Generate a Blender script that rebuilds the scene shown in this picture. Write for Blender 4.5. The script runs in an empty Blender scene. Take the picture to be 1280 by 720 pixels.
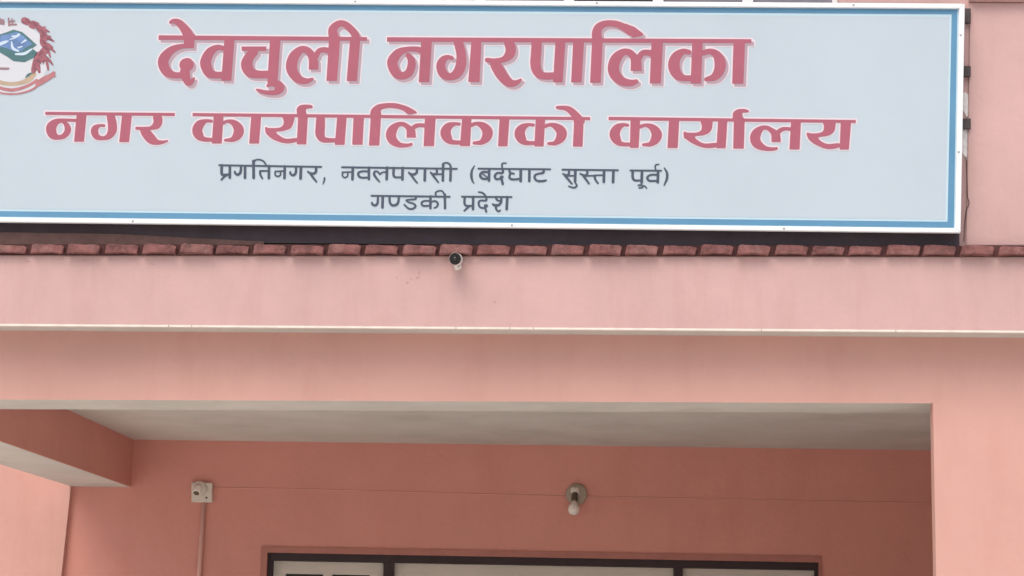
import bpy, bmesh, math, random
import numpy as np
from mathutils import Vector, Matrix

random.seed(7)
scene = bpy.context.scene
COL = scene.collection
rad = math.radians

# ------------------------------------------------------------------ camera
F = 2300.0                       # focal length in photo pixels (1280 wide)
CAM = Vector((0.0, -10.0, 1.6))
YAW, PITCH, ROLL = rad(2.56), rad(11.02), rad(1.0)
ROT = Matrix.Rotation(YAW, 3, 'Z') @ Matrix.Rotation(rad(90) + PITCH, 3, 'X') @ Matrix.Rotation(ROLL, 3, 'Z')
cd = bpy.data.cameras.new('camera')
cd.sensor_width = 36.0
cd.lens = F / 1280.0 * 36.0
cd.clip_end = 2000.0
cam = bpy.data.objects.new('camera', cd)
cam.matrix_world = Matrix.Translation(CAM) @ ROT.to_4x4()
COL.objects.link(cam)
scene.camera = cam

# ------------------------------------------------------------------ light
SUN_EL, SUN_AZ = rad(60), rad(-24)     # azimuth measured from straight behind the viewer, to the left
w = bpy.data.worlds.new('World')
scene.world = w
w.use_nodes = True
nt = w.node_tree
nt.nodes.clear()
out = nt.nodes.new('ShaderNodeOutputWorld')
bg = nt.nodes.new('ShaderNodeBackground')
sky = nt.nodes.new('ShaderNodeTexSky')
sky.sky_type = 'NISHITA'
sky.sun_disc = False
sky.sun_elevation = SUN_EL
sky.air_density = 1.0
sky.dust_density = 6.0
sky.ozone_density = 1.0
# direction the light comes from
sd = Vector((math.sin(SUN_AZ) * math.cos(SUN_EL), -math.cos(SUN_AZ) * math.cos(SUN_EL), math.sin(SUN_EL)))
sky.sun_rotation = math.atan2(sd.x, sd.y)
bg.inputs['Strength'].default_value = 0.12
nt.links.new(sky.outputs[0], bg.inputs[0])
nt.links.new(bg.outputs[0], out.inputs[0])
ld = bpy.data.lights.new('sun', 'SUN')
ld.energy = 1.05
ld.angle = rad(55)
ld.color = (1.0, 0.95, 0.88)
sun = bpy.data.objects.new('sun', ld)
sun.rotation_euler = sd.to_track_quat('Z', 'Y').to_euler()
COL.objects.link(sun)
scene.view_settings.view_transform = 'Standard'
scene.view_settings.look = 'None'
scene.view_settings.gamma = 1.0
scene.view_settings.use_curve_mapping = False
scene.view_settings.exposure = 0.56
scene.cycles.max_bounces = 14
scene.cycles.diffuse_bounces = 10

# ------------------------------------------------------------------ helpers
def W(px, py, Y):
    """point on the vertical plane at depth Y that the photo shows at pixel (px, py)"""
    d = ROT @ Vector(((px - 640.0) / F, -(py - 360.0) / F, -1.0))
    t = (Y - CAM.y) / d.y
    return CAM + d * t

def lin(r, g, b):
    f = lambda c: (c / 255 / 12.92) if c / 255 <= 0.04045 else ((c / 255 + 0.055) / 1.055) ** 2.4
    return (f(r), f(g), f(b), 1.0)

def link(o, parent=None):
    COL.objects.link(o)
    if parent is not None:
        o.parent = parent
        o.matrix_parent_inverse = Matrix.Translation(parent.location).inverted()
    return o

def empty(name, loc, label, cat, group=None):
    o = bpy.data.objects.new(name, None)
    o.location = loc
    o.empty_display_size = 0.1
    COL.objects.link(o)
    tag(o, label, cat, group)
    return o

def tag(o, label=None, cat=None, group=None, kind=None):
    if label: o['label'] = label
    if cat: o['category'] = cat
    if group: o['group'] = group
    if kind: o['kind'] = kind
    return o

def mesh(name, verts, faces, mats, parent=None, fmat=None, smooth=False, bevel=0.0, seg=2):
    me = bpy.data.meshes.new(name)
    me.from_pydata([tuple(v) for v in verts], [], faces)
    if not isinstance(mats, (list, tuple)): mats = [mats]
    for m in mats: me.materials.append(m)
    if fmat:
        for p, i in zip(me.polygons, fmat): p.material_index = i
    bm = bmesh.new(); bm.from_mesh(me)
    bmesh.ops.recalc_face_normals(bm, faces=bm.faces)
    bm.to_mesh(me); bm.free()
    if smooth:
        for p in me.polygons: p.use_smooth = True
    o = bpy.data.objects.new(name, me)
    if parent is not None:
        COL.objects.link(o)
        o.parent = parent
        pm = parent.matrix_world.copy() if parent.type != 'EMPTY' else Matrix.Translation(parent.location)
        o.matrix_parent_inverse = pm.inverted()
    else:
        COL.objects.link(o)
    if bevel:
        b = o.modifiers.new('bevel', 'BEVEL'); b.width = bevel; b.segments = seg
        b.limit_method = 'ANGLE'; b.angle_limit = rad(50)
    return o

def prism_data(pts, Y0, Y1):
    """polygon on the plane Y0 (list of Vectors) carried straight back to Y1"""
    n = len(pts)
    v = [Vector((p.x, Y0, p.z)) for p in pts] + [Vector((p.x, Y1, p.z)) for p in pts]
    f = [list(range(n)), list(range(2 * n - 1, n - 1, -1))]
    for i in range(n):
        j = (i + 1) % n
        f.append([i, i + n, j + n, j])
    return v, f

def prism(name, pts, Y0, Y1, mats, parent=None, bottom=None, bevel=0.0):
    """bottom = index of the material for the faces that look down"""
    v, f = prism_data(pts, Y0, Y1)
    o = mesh(name, v, f, mats, parent, bevel=bevel)
    if bottom is not None:
        for p in o.data.polygons:
            if p.normal.z < -0.7: p.material_index = bottom
    return o

def PX(pairs, Y):
    return [W(x, y, Y) for x, y in pairs]

def join_data(parts):
    V, Fs = [], []
    for v, f in parts:
        o = len(V); V += list(v); Fs += [[i + o for i in q] for q in f]
    return V, Fs

def box_data(x0, x1, y0, y1, z0, z1):
    v = [Vector(c) for c in ((x0,y0,z0),(x1,y0,z0),(x1,y1,z0),(x0,y1,z0),(x0,y0,z1),(x1,y0,z1),(x1,y1,z1),(x0,y1,z1))]
    f = [[0,1,2,3],[4,7,6,5],[0,4,5,1],[1,5,6,2],[2,6,7,3],[3,7,4,0]]
    return v, f

def tube_data(path, r, n=10):
    path = [Vector(p) for p in path]
    V, Fs = [], []
    up = Vector((0.13, 0.97, 0.21)).normalized()
    for i, p in enumerate(path):
        a = path[max(i - 1, 0)]; b = path[min(i + 1, len(path) - 1)]
        t = (b - a).normalized()
        s = t.cross(up)
        if s.length < 1e-4: s = t.cross(Vector((1, 0, 0)))
        s.normalize(); u = s.cross(t)
        rr = r[i] if isinstance(r, (list, tuple)) else r
        for k in range(n):
            an = 2 * math.pi * k / n
            V.append(p + (s * math.cos(an) + u * math.sin(an)) * rr)
    m = len(path)
    for i in range(m - 1):
        for k in range(n):
            k2 = (k + 1) % n
            Fs.append([i*n+k, i*n+k2, (i+1)*n+k2, (i+1)*n+k])
    Fs.append(list(range(n))); Fs.append([(m-1)*n + k for k in range(n)][::-1])
    return V, Fs

def lathe_data(prof, origin, axis, n=28):
    """prof = [(distance along axis, radius)]"""
    axis = Vector(axis).normalized(); origin = Vector(origin)
    s = axis.cross(Vector((0, 0, 1)))
    if s.length < 1e-3: s = axis.cross(Vector((1, 0, 0)))
    s.normalize(); u = axis.cross(s)
    V, Fs = [], []
    for d, r in prof:
        for k in range(n):
            a = 2 * math.pi * k / n
            V.append(origin + axis * d + (s * math.cos(a) + u * math.sin(a)) * max(r, 1e-5))
    for i in range(len(prof) - 1):
        for k in range(n):
            k2 = (k + 1) % n
            Fs.append([i*n+k, i*n+k2, (i+1)*n+k2, (i+1)*n+k])
    Fs.append(list(range(n))); Fs.append([(len(prof)-1)*n + k for k in range(n)][::-1])
    return V, Fs

# ------------------------------------------------------------------ materials
def mat(name, col, rough=0.8, var=0.0, scale=3.0, bump=0.0, bscale=40.0, metallic=0.0, spec=0.3, stain=None, stain_amt=0.0, stain_scale=(1.0, 1.0, 1.0)):
    m = bpy.data.materials.new(name)
    m.use_nodes = True
    t = m.node_tree; N = t.nodes; L = t.links
    b = N['Principled BSDF']
    b.inputs['Roughness'].default_value = rough
    b.inputs['Metallic'].default_value = metallic
    b.inputs['Specular IOR Level'].default_value = spec
    b.inputs['Base Color'].default_value = col
    co = N.new('ShaderNodeTexCoord')
    src = None
    if var:
        nz = N.new('ShaderNodeTexNoise'); nz.inputs['Scale'].default_value = scale
        nz.inputs['Detail'].default_value = 8; nz.inputs['Roughness'].default_value = 0.65
        L.new(co.outputs['Object'], nz.inputs['Vector'])
        r = N.new('ShaderNodeMapRange')
        r.inputs['From Min'].default_value = 0.3; r.inputs['From Max'].default_value = 0.7
        r.inputs['To Min'].default_value = 1 - var; r.inputs['To Max'].default_value = 1 + var
        L.new(nz.outputs[0], r.inputs['Value'])
        mx = N.new('ShaderNodeMix'); mx.data_type = 'RGBA'; mx.blend_type = 'MULTIPLY'
        mx.inputs[0].default_value = 1.0
        mx.inputs[6].default_value = col
        L.new(r.outputs[0], mx.inputs[7])
        src = mx.outputs[2]
    if stain is not None:
        mp = N.new('ShaderNodeMapping'); mp.inputs['Scale'].default_value = stain_scale
        L.new(co.outputs['Object'], mp.inputs['Vector'])
        n2 = N.new('ShaderNodeTexNoise'); n2.inputs['Scale'].default_value = 1.0
        n2.inputs['Detail'].default_value = 10; n2.inputs['Roughness'].default_value = 0.7
        L.new(mp.outputs[0], n2.inputs['Vector'])
        r2 = N.new('ShaderNodeMapRange')
        r2.inputs['From Min'].default_value = 0.5; r2.inputs['From Max'].default_value = 0.78
        r2.inputs['To Min'].default_value = 0.0; r2.inputs['To Max'].default_value = stain_amt
        L.new(n2.outputs[0], r2.inputs['Value'])
        m2 = N.new('ShaderNodeMix'); m2.data_type = 'RGBA'
        L.new(r2.outputs[0], m2.inputs[0])
        if src: L.new(src, m2.inputs[6])
        else: m2.inputs[6].default_value = col
        m2.inputs[7].default_value = stain
        src = m2.outputs[2]
    if src: L.new(src, b.inputs['Base Color'])
    if bump:
        nb = N.new('ShaderNodeTexNoise'); nb.inputs['Scale'].default_value = bscale
        nb.inputs['Detail'].default_value = 6
        L.new(co.outputs['Object'], nb.inputs['Vector'])
        bp = N.new('ShaderNodeBump'); bp.inputs['Strength'].default_value = bump
        bp.inputs['Distance'].default_value = 0.01
        L.new(nb.outputs[0], bp.inputs['Height'])
        L.new(bp.outputs[0], b.inputs['Normal'])
    return m

M = {}
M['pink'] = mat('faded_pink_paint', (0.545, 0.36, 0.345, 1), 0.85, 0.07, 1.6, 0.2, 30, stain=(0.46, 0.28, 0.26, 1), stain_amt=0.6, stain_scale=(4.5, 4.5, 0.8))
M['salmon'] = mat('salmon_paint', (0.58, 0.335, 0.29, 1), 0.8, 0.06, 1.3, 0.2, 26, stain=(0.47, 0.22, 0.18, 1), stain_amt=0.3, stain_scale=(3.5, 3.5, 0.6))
M['porch'] = mat('shaded_salmon_paint', (0.60, 0.272, 0.225, 1), 0.8, 0.06, 1.1, 0.25, 24, stain=(0.50, 0.19, 0.14, 1), stain_amt=0.4, stain_scale=(2.6, 2.6, 0.6))  # same wall paint, with the porch's shade and bounced tint put into the colour
M['plaster'] = mat('cream_plaster', (0.56, 0.545, 0.51, 1), 0.9, 0.08, 1.5, 0.3, 25, stain=(0.33, 0.31, 0.28, 1), stain_amt=0.5, stain_scale=(1.2, 1.2, 1.2))
M['drip'] = mat('cream_edge_paint', (0.72, 0.67, 0.61, 1), 0.7, 0.12, 9)
M['tile'] = mat('clay_tile', (0.19, 0.08, 0.076, 1), 0.8, 0.55, 16, 0.6, 60, stain=(0.36, 0.22, 0.20, 1), stain_amt=0.6, stain_scale=(9, 9, 9))
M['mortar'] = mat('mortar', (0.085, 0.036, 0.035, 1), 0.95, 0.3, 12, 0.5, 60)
M['bed'] = mat('dusty_mortar', (0.15, 0.09, 0.082, 1), 0.95, 0.25, 6, 0.5, 40)
M['dark'] = mat('dark_sheet_metal', (0.055, 0.042, 0.052, 1), 0.55, 0.2, 5, 0.1, 20)
M['alu'] = mat('white_aluminium', (0.76, 0.79, 0.81, 1), 0.4, 0.03, 5)
M['panel'] = mat('printed_flex_face', (0.445, 0.53, 0.595, 1), 0.38, 0.025, 0.9, 0.12, 1.6)
M['line'] = mat('pale_print', (0.47, 0.64, 0.73, 1), 0.45)
M['blue'] = mat('blue_print', (0.10, 0.255, 0.41, 1), 0.45, 0.08, 2.0)
M['red'] = mat('red_print', (0.35, 0.102, 0.148, 1), 0.5, 0.06, 4)
M['halo'] = mat('pale_pink_print', (0.66, 0.595, 0.65, 1), 0.5)
M['shade'] = mat('mauve_print', (0.38, 0.29, 0.345, 1), 0.5)
M['ink'] = mat('slate_print', (0.06, 0.08, 0.118, 1), 0.5)
M['steel'] = mat('dark_steel', (0.07, 0.055, 0.055, 1), 0.5, 0.2, 20)
M['frame'] = mat('dark_brown_frame', (0.040, 0.026, 0.028, 1), 0.6, 0.2, 8, 0.1, 30)
M['board'] = mat('cream_board', (0.56, 0.51, 0.45, 1), 0.6, 0.06, 3, 0.05, 10)
M['archi'] = mat('red_brown_trim', (0.40, 0.17, 0.14, 1), 0.75, 0.1, 8)
M['glass'] = mat('dark_glass', (0.02, 0.02, 0.024, 1), 0.08, spec=0.5)
M['greyglass'] = mat('grey_glass', (0.16, 0.15, 0.18, 1), 0.1, 0.4, 1.2, spec=0.5)
M['white'] = mat('white_plastic', (0.62, 0.57, 0.50, 1), 0.45)
M['camwhite'] = mat('white_camera_shell', (0.75, 0.73, 0.70, 1), 0.4)
M['bulb'] = mat('milky_glass_bulb', (0.78, 0.72, 0.66, 1), 0.15, spec=0.6)
M['socket'] = mat('dark_bakelite', (0.10, 0.075, 0.055, 1), 0.4)
M['cable'] = mat('painted_cable', (0.60, 0.30, 0.25, 1), 0.7)
M['black'] = mat('matt_black', (0.012, 0.011, 0.011, 1), 0.5)
M['screw'] = mat('dull_screw', (0.34, 0.34, 0.36, 1), 0.5)
M['conduit'] = mat('painted_conduit', (0.66, 0.38, 0.33, 1), 0.7)
M['peel'] = mat('bare_white_plaster', (0.74, 0.72, 0.72, 1), 0.9, 0.25, 25, 0.6, 50)
M['wire'] = mat('dark_wire', (0.09, 0.06, 0.06, 1), 0.6)
M['ground'] = mat('worn_paving', (0.63, 0.60, 0.55, 1), 0.9, 0.15, 0.6, 0.3, 8)

# ------------------------------------------------------------------ setting
g = mesh('ground', [(-400, -400, 0), (400, -400, 0), (400, 400, 0), (-400, 400, 0)], [[0, 1, 2, 3]], M['ground'])
tag(g, kind='structure')

YB, YF, YU, YP, YW = 0.19, 0.0, 0.042, 0.03, 4.0   # beam face, fascia face, upper wall, pilaster face, porch back wall
B = empty('office_building', (0, 2, 0), 'salmon pink office building with flat canopy over a deep entrance porch', 'building')

# upper wall behind the sign
zt = 7.5
lo = W(600, 330, YU).z
xl, xr = -4.6, W(1215, 200, YU).x + 0.02
win = PX([(468, -60), (1050, -56), (1050, 2.2), (468, -1.2)], YU)
wx0, wx1 = W(488, 0, YU).x, W(1049, 0, YU).x
wz0, wz1 = W(760, 3.0, YU).z - 0.03, W(760, 3.0, YU).z + 1.2
def rect(x0, x1, z0, z1): return [Vector((x0, 0, z0)), Vector((x1, 0, z0)), Vector((x1, 0, z1)), Vector((x0, 0, z1))]
v, f = join_data([prism_data(rect(xl, wx0, lo, zt), YU, YU + 0.25), prism_data(rect(wx1, xr, lo, zt), YU, YU + 0.25),
                  prism_data(rect(wx0, wx1, lo, wz0), YU, YU + 0.25), prism_data(rect(wx0, wx1, wz1, zt), YU, YU + 0.25)])
uw = mesh('upper_wall', v, f, M['pink'], B)
# window above the sign: white frame with panes
wf = []
nb = 5
bw = (wx1 - wx0) / nb
wf.append(box_data(wx0 + .002, wx1 - .002, YU + .06, YU + .11, wz0 + .002, wz0 + .052))
wf.append(box_data(wx0 + .002, wx1 - .002, YU + .06, YU + .11, wz1 - .06, wz1 - .002))
for i in range(nb + 1):
    c = wx0 + i * bw
    a, b_ = max(c - .03, wx0 + .002), min(c + .03, wx1 - .002)
    wf.append(box_data(a, b_, YU + .058, YU + .112, wz0 + .052, wz1 - .06))
v, f = join_data(wf)
wo = mesh('window', v, f, M['alu'], B)
for i in range(nb):
    c0, c1 = wx0 + i * bw + .03, wx0 + (i + 1) * bw - .03
    v, f = box_data(c0, c1, YU + .08, YU + .086, wz0 + .052, wz1 - .06)
    mesh('pane', v, f, [M['greyglass'], M['greyglass'], M['glass']][i % 3], wo)

# pilaster on the right, with a ledge over it
pl = PX([(1212.6, 3.0), (1420, 4.0), (1420, 307), (1207.5, 307)], YP)
prism('pilaster', pl, YP, YU + 0.25, M['pink'], B, bevel=.006)
lz = W(1240, 3.0, YP).z
x0 = W(1211, 2, YP).x
v, f = box_data(x0, W(1420, 2, YP).x, YP - 0.045, YU + .25, lz + 0.002, lz + 0.12)
mesh('ledge', v, f, M['pink'], B, bevel=.006)

# peeled patches on the wall strip between sign and pilaster
for k, (a, b_) in enumerate(((117, 146), (161, 200))):
    pts = PX([(1202.5, a), (1207, a - 2), (1211.5, a + 3), (1211, (a + b_) / 2), (1211.3, b_ - 1), (1208, b_), (1205, b_ - 6), (1202.5, b_ - 9)], YU - .004)
    prism('peeled_patch', pts, YU - 0.004, YU - 0.0005, M['peel'], uw)

# canopy slab
FL, FR = -118, 1420
def lerp(a, b, t): return a + (b - a) * t
def fy(x, y0, y1): return y0 + (y1 - y0) * x / 1280.0        # a line measured at both picture edges
can = PX([(FL, fy(FL, 318.5, 320.5)), (FR, fy(FR, 318.5, 320.5)), (FR, fy(FR, 406.0, 415.0)), (FL, fy(FL, 406.0, 415.0))], YF)
canopy = prism('canopy_slab', can, YF, 0.60, [M['pink'], M['plaster']], B, bottom=1, bevel=.008)
# cream drip edge along its lower front edge, chipped here and there
breaks = [FL, 211, 239.5, 570, 637.5, 667, 952, 1120, FR]
parts = []
for a, b_ in zip(breaks[:-1], breaks[1:]):
    a += 0.4; b_ -= 0.5
    q = PX([(a, fy(a, 404.6, 413.3)), (b_, fy(b_, 404.6, 413.3)), (b_, fy(b_, 407.1, 415.8)), (a, fy(a, 407.1, 415.8))], YF - .008)
    parts.append(prism_data(q, YF - .008, YF + .02))
v, f = join_data(parts)
mesh('drip_edge', v, f, M['drip'], canopy)
# old marks on the fascia
marks = []
def blot(cx, cy, rx, ry, n=11):
    pts = []
    for k in range(n):
        a = -2 * math.pi * k / n
        q = random.uniform(.55, 1.1)
        pts.append((cx + math.cos(a) * rx * q, cy + math.sin(a) * ry * q))
    return prism_data(PX(pts, YF - .0012), YF - .0012, YF - .0002)
for c in ((522, 347, 3.2, 1.6), (524, 341, .9, 3), (509, 353, 2.0, 2.0), (496, 347, 1.2, 1.4), (618.5, 377.3, 3.0, 1.1), (514, 349, 1.5, .8), (750, 326, 1.4, .6), (190, 330, 2.0, .7), (35, 327, 4, .7), (105, 325, 5, .6)):
    marks.append(blot(*c))
M['scuff'] = mat('grey_scuff', (0.45, 0.275, 0.255, 1), .9)
for v, f in marks:
    mesh('scuff_mark', v, f, M['scuff'], canopy)

# clay tile course along the canopy's top edge
tp = []
for k in range(-4, 31):
    xa = 34.8 + 46.55 * k + 2.2 + random.uniform(-.9, .9)
    xb = xa + 46.55 - 6.4 + random.uniform(-.8, .8)
    top = fy((xa + xb) / 2, 304.6, 306.6) + random.uniform(-.9, .9)
    bot = fy((xa + xb) / 2, 317.6, 319.6)
    n = 9
    low, upp = [], []
    sag = random.uniform(.8, 1.6)
    for i in range(n + 1):
        t = i / n
        x = lerp(xa, xb, t)
        # pan profile: raised rib on the left, dipping to the right
        u = top - 1.5 * math.exp(-(t / .09) ** 2) + 1.6 * t + random.uniform(-.4, .4)
        if i == n: u += 1.6
        if i == 0: u += 1.2
        l = bot - 1.0 - 1.1 * abs(math.sin(math.pi * min(1, t * 1.04))) ** .8 * sag / 1.2 + random.uniform(-.2, .2)
        if i == 0: u += 1.4
        upp.append((x + 2.2, u)); low.append((x, l))
    Yt = -0.045 + random.uniform(-.012, .012)
    vv, ff = prism_data(PX(upp + low[::-1], Yt), Yt, 0.06)
    rise = 0.16 * (0.06 - Yt)
    half = len(vv) // 2
    tp.append((vv, ff))
v, f = join_data(tp)
mesh('tile_course', v, f, M['tile'], B, bevel=.004)
# mortar the tiles are bedded in
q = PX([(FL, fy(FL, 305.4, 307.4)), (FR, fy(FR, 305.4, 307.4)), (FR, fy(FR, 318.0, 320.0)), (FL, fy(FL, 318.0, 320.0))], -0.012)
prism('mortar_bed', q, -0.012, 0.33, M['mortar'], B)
q = PX([(FL, 288), (-20, 290), (150, 292.5), (330, 302), (330, 306), (FL, 305)], 0.0)
prism('mortar_bed', q, 0.0, 0.058, M['bed'], B)

# front beam and right pier (one face), ceiling, cross beam, walls
def by(x): return fy(x, 499.4, 504.4)
zc = min(p.z for p in can)
bm_pts = [Vector((W(FL + 10, 430, YB).x, 0, zc + .06)), Vector((W(1405, 430, YB).x + .3, 0, zc + .06))] + PX([(1405, by(1405)), (FL + 10, by(FL + 10))], YB)
YBR = 0.62
xcol = W(1166.2, by(1166.2), YB).x
xc2 = bm_pts[1].x
rb, lb = bm_pts[2], bm_pts[3]
def bz(x): return lerp(lb.z, rb.z, (x - lb.x) / (rb.x - lb.x))
zt_b = zc + .06
xcb = W(1166.6, 720, YB).x
# beam face and right pier are one plastered sheet, the beam's core lies behind it
prism('porch_front', [Vector((lb.x, 0, zt_b)), Vector((xc2, 0, zt_b)), Vector((xc2, 0, 0)), Vector((xcb, 0, 0)), Vector((xcol, 0, bz(xcol))), lb],
      YB, YB + .09, [M['salmon'], M['plaster']], B, bottom=1)
prism('front_beam', [Vector((lb.x, 0, zt_b)), Vector((xc2, 0, zt_b)), Vector((xc2, 0, bz(xc2))), lb], YB + .09, YBR, M['plaster'], B)
# ceiling
zs = W(165, 549.5, YW).z
zs2 = W(1166, 563, YW).z
x0, x1 = W(88, 609.6, YW).x + .05, max(xc2, W(1400, 600, YW).x + .25)
sl = (zs2 - zs) / (W(1166, 563, YW).x - W(165, 549.5, YW).x)
za, zb = zs + (x0 - W(165, 549.5, YW).x) * sl, zs + (x1 - W(165, 549.5, YW).x) * sl
v, f = prism_data([Vector((x0, 0, za)), Vector((x1, 0, zb)), Vector((x1, 0, zb + .4)), Vector((x0, 0, za + .4))], YBR - .15, YW + .3)
mesh('ceiling', v, f, M['plaster'], B)
# cross beam running back to the wall on the left
r_b = W(163.5, 609, YW)
l_b = W(88, 609.6, YW)
xr_b, xl_b = r_b.x, l_b.x
zcb = r_b.z
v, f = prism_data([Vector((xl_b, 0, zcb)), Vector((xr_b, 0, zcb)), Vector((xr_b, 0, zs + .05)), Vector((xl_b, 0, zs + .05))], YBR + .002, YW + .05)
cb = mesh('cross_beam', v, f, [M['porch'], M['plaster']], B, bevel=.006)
for p in cb.data.polygons:
    if p.normal.z < -.7: p.material_index = 1
print('cross beam bottom', zcb, 'beam bottom', W(600, by(600), YB).z, 'ceiling', zs, 'fascia bottom', zc)
# back wall with the entrance opening
dl, dr = 327.5, 1025.5
dtl, dtr = 683.5, 696.0
tlw, trw = W(dl, dtl, YW), W(dr, dtr, YW)
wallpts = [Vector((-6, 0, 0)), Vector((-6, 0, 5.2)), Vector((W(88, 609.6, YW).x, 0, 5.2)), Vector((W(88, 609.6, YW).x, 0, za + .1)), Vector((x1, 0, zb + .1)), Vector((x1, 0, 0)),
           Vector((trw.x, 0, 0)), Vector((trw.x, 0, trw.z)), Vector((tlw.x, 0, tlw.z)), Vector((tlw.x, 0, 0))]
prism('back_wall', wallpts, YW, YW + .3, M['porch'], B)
# pilaster at the left end, a little proud of the back wall
c0, c1 = W(88.2, 611, YW - .05), W(76, 725, YW - .05)
prism('corner_pilaster', [Vector((-6.0, 0, 0)), Vector((-6.0, 0, 5.1)), Vector((c0.x, 0, 5.1)), Vector((c0.x, 0, c0.z)), Vector((c1.x, 0, c1.z)), Vector((c1.x, 0, 0))], YW - .05, YW + .02, M['salmon'], B)
# closing wall on the right of the porch
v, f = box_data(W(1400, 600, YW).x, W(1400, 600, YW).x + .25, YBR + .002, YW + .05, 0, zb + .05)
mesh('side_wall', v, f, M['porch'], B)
# entrance: trim, dark frame, boarded transom panels
def ring_pts(o4, i4, Y0, Y1):
    ps = []
    for k in range(4):
        j = (k + 1) % 4
        ps.append(prism_data([o4[k], o4[j], i4[j], i4[k]], Y0, Y1))
    return join_data(ps)
def dq(l, t_l, r, t_r, Y):
    a, b_ = W(l, t_l, Y), W(r, t_r, Y)
    return [a, b_, Vector((b_.x, 0, 0.0)), Vector((a.x, 0, 0.0))]
Yd = YW + .03
def door_line(x, off): return lerp(dtl, dtr, (x - dl) / (dr - dl)) + off
def band(l0, l1, t0, t1, r0, r1, Y0, Y1):
    """U-shaped frame open to the ground: l0/r0 outer, l1/r1 inner, t0/t1 offsets below the head line"""
    a, b_ = W(l0, door_line(l0, t0), Y0), W(r0, door_line(r0, t0), Y0)
    c, d = W(l1, door_line(l1, t1), Y0), W(r1, door_line(r1, t1), Y0)
    z = 0.0
    P = [Vector((a.x, 0, z)), a, b_, Vector((b_.x, 0, z)), Vector((d.x, 0, z)), d, c, Vector((c.x, 0, z))]
    return prism_data(P, Y0, Y1)
v, f = band(326.6, 334.0, -0.6, 7.0, 1027.0, 1023.5, YW - .012, Yd + .2)
df = mesh('door_frame', *band(332, 341, 6.2, 17.0, 1026.0, 1018.5, Yd, Yd + .12), M['frame'], B, bevel=.004)
mesh('architrave', v, f, M['archi'], df)
for l_, r_ in ((479.5, 492.5), (842, 853.5)):
    v, f = prism_data([W(l_, door_line(l_, 15), Yd), W(r_, door_line(r_, 15), Yd), Vector((W(r_, 715, Yd).x, 0, 0)), Vector((W(l_, 715, Yd).x, 0, 0))], Yd + .002, Yd + .11)
    mesh('mullion', v, f, M['frame'], df)
Yp = Yd + .05
# left panel has two panes cut in it
def panel(l, r, holes):
    off = 13.0
    a, b_ = W(l, door_line(l, off), Yp), W(r, door_line(r, off), Yp)
    zb_ = 0.08
    if not holes:
        return prism_data([a, b_, Vector((b_.x, 0, zb_)), Vector((a.x, 0, zb_))], Yp, Yp + .03)
    xs = [a.x] + [W(h, 718, Yp).x for hh in holes for h in hh] + [b_.x]
    zh = W(holes[0][0], 717.2, Yp).z
    ps = [prism_data([a, b_, Vector((b_.x, 0, zh)), Vector((a.x, 0, zh))], Yp, Yp + .03)]
    zl = zh - .8
    for i in range(0, len(xs), 2):
        ps.append(prism_data(rect(xs[i], xs[i + 1], zl, zh), Yp, Yp + .03))
    ps.append(prism_data(rect(a.x, b_.x, zb_, zl), Yp, Yp + .03))
    return join_data(ps)
mesh('door_panel', *panel(341, 480, [(357, 404), (415, 462)]), M['board'], df)
mesh('door_panel', *panel(492, 842.5, []), M['board'], df)
mesh('door_panel', *panel(853, 1018.5, []), M['board'], df)
for h in ((357, 404), (415, 462)):
    zt_ = W(h[0], 717.2, Yp).z
    v, f = box_data(W(h[0], 718, Yp).x - .01, W(h[1], 718, Yp).x + .01, Yp + .034, Yp + .04, zt_ - .81, zt_ + .02)
    mesh('pane', v, f, M['glass'], df)
# beading on the boards
bd = []
for (l, r) in ((341, 480), (492, 842.5), (853, 1018.5)):
    a, b_ = W(l + 1, door_line(l, 17.5), Yp - .006), W(r - 1, door_line(r, 17.5), Yp - .006)
    bd.append(prism_data([a, b_, b_ - Vector((0, 0, .012)), a - Vector((0, 0, .012))], Yp - .006, Yp - .0005))
v, f = join_data(bd)
mesh('beading', v, f, M['board'], df)

# ------------------------------------------------------------------ sign board
YS = -0.06
S = empty('sign_board', W(562, 290, YS), 'long pale blue sign board with red headline, standing on the tile edge above the canopy', 'sign')
O4 = [(-79, -4.4), (1206.2, 4.4), (1201.0, 290.8), (-80, 276.4)]
I4 = [(-71.5, 1.4), (1199.2, 10.4), (1194.2, 285.4), (-71.5, 270.8)]
box = PX([(-77, -3), (1204, 6), (1199.5, 289.6), (-78, 275.2)], YS + .012)
prism('sign_box', box, YS + .012, YS + .08, M['dark'], S)
rail = PX([(-78, 276.5), (1199.3, 288.5), (1199.3, 307.5), (640, 306.5), (330, 303.5), (100, 293.5), (-78, 289.5)], YS + .07)
prism('base_rail', rail, YS + .07, .038, M['dark'], S)
v, f = ring_pts(PX(O4, YS - .018), PX(I4, YS - .018), YS - .018, YS + .010)
mesh('sign_frame', v, f, M['alu'], S, bevel=.004)
face = PX([(-74, -1), (1202, 8), (1197, 288), (-75, 273.5)], YS)
prism('sign_face', face, YS, YS + .011, M['line'], S)
def flat(name, pts, m, parent, lift, Y=YS):
    q = PX(pts, Y - lift)
    return mesh(name, q, [list(range(len(q)))], m, parent)
BO = [(-67, 2.2), (1196.8, 11.0), (1192.3, 284.6), (-67, 270.0)]
BI = [(-59, 9.2), (1189.6, 18.0), (1184.4, 277.2), (-59, 263.2)]
PI_ = [(-56, 12.0), (1187.0, 20.8), (1181.8, 274.4), (-56, 260.4)]
ps = []
q_o, q_i = PX(BO, YS - .001), PX(BI, YS - .001)
V = q_o + q_i
mesh('blue_border', V, [[k, (k + 1) % 4, 4 + (k + 1) % 4, 4 + k] for k in range(4)], M['blue'], S)
flat('printed_panel', PI_, M['panel'], S, .001)

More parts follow.
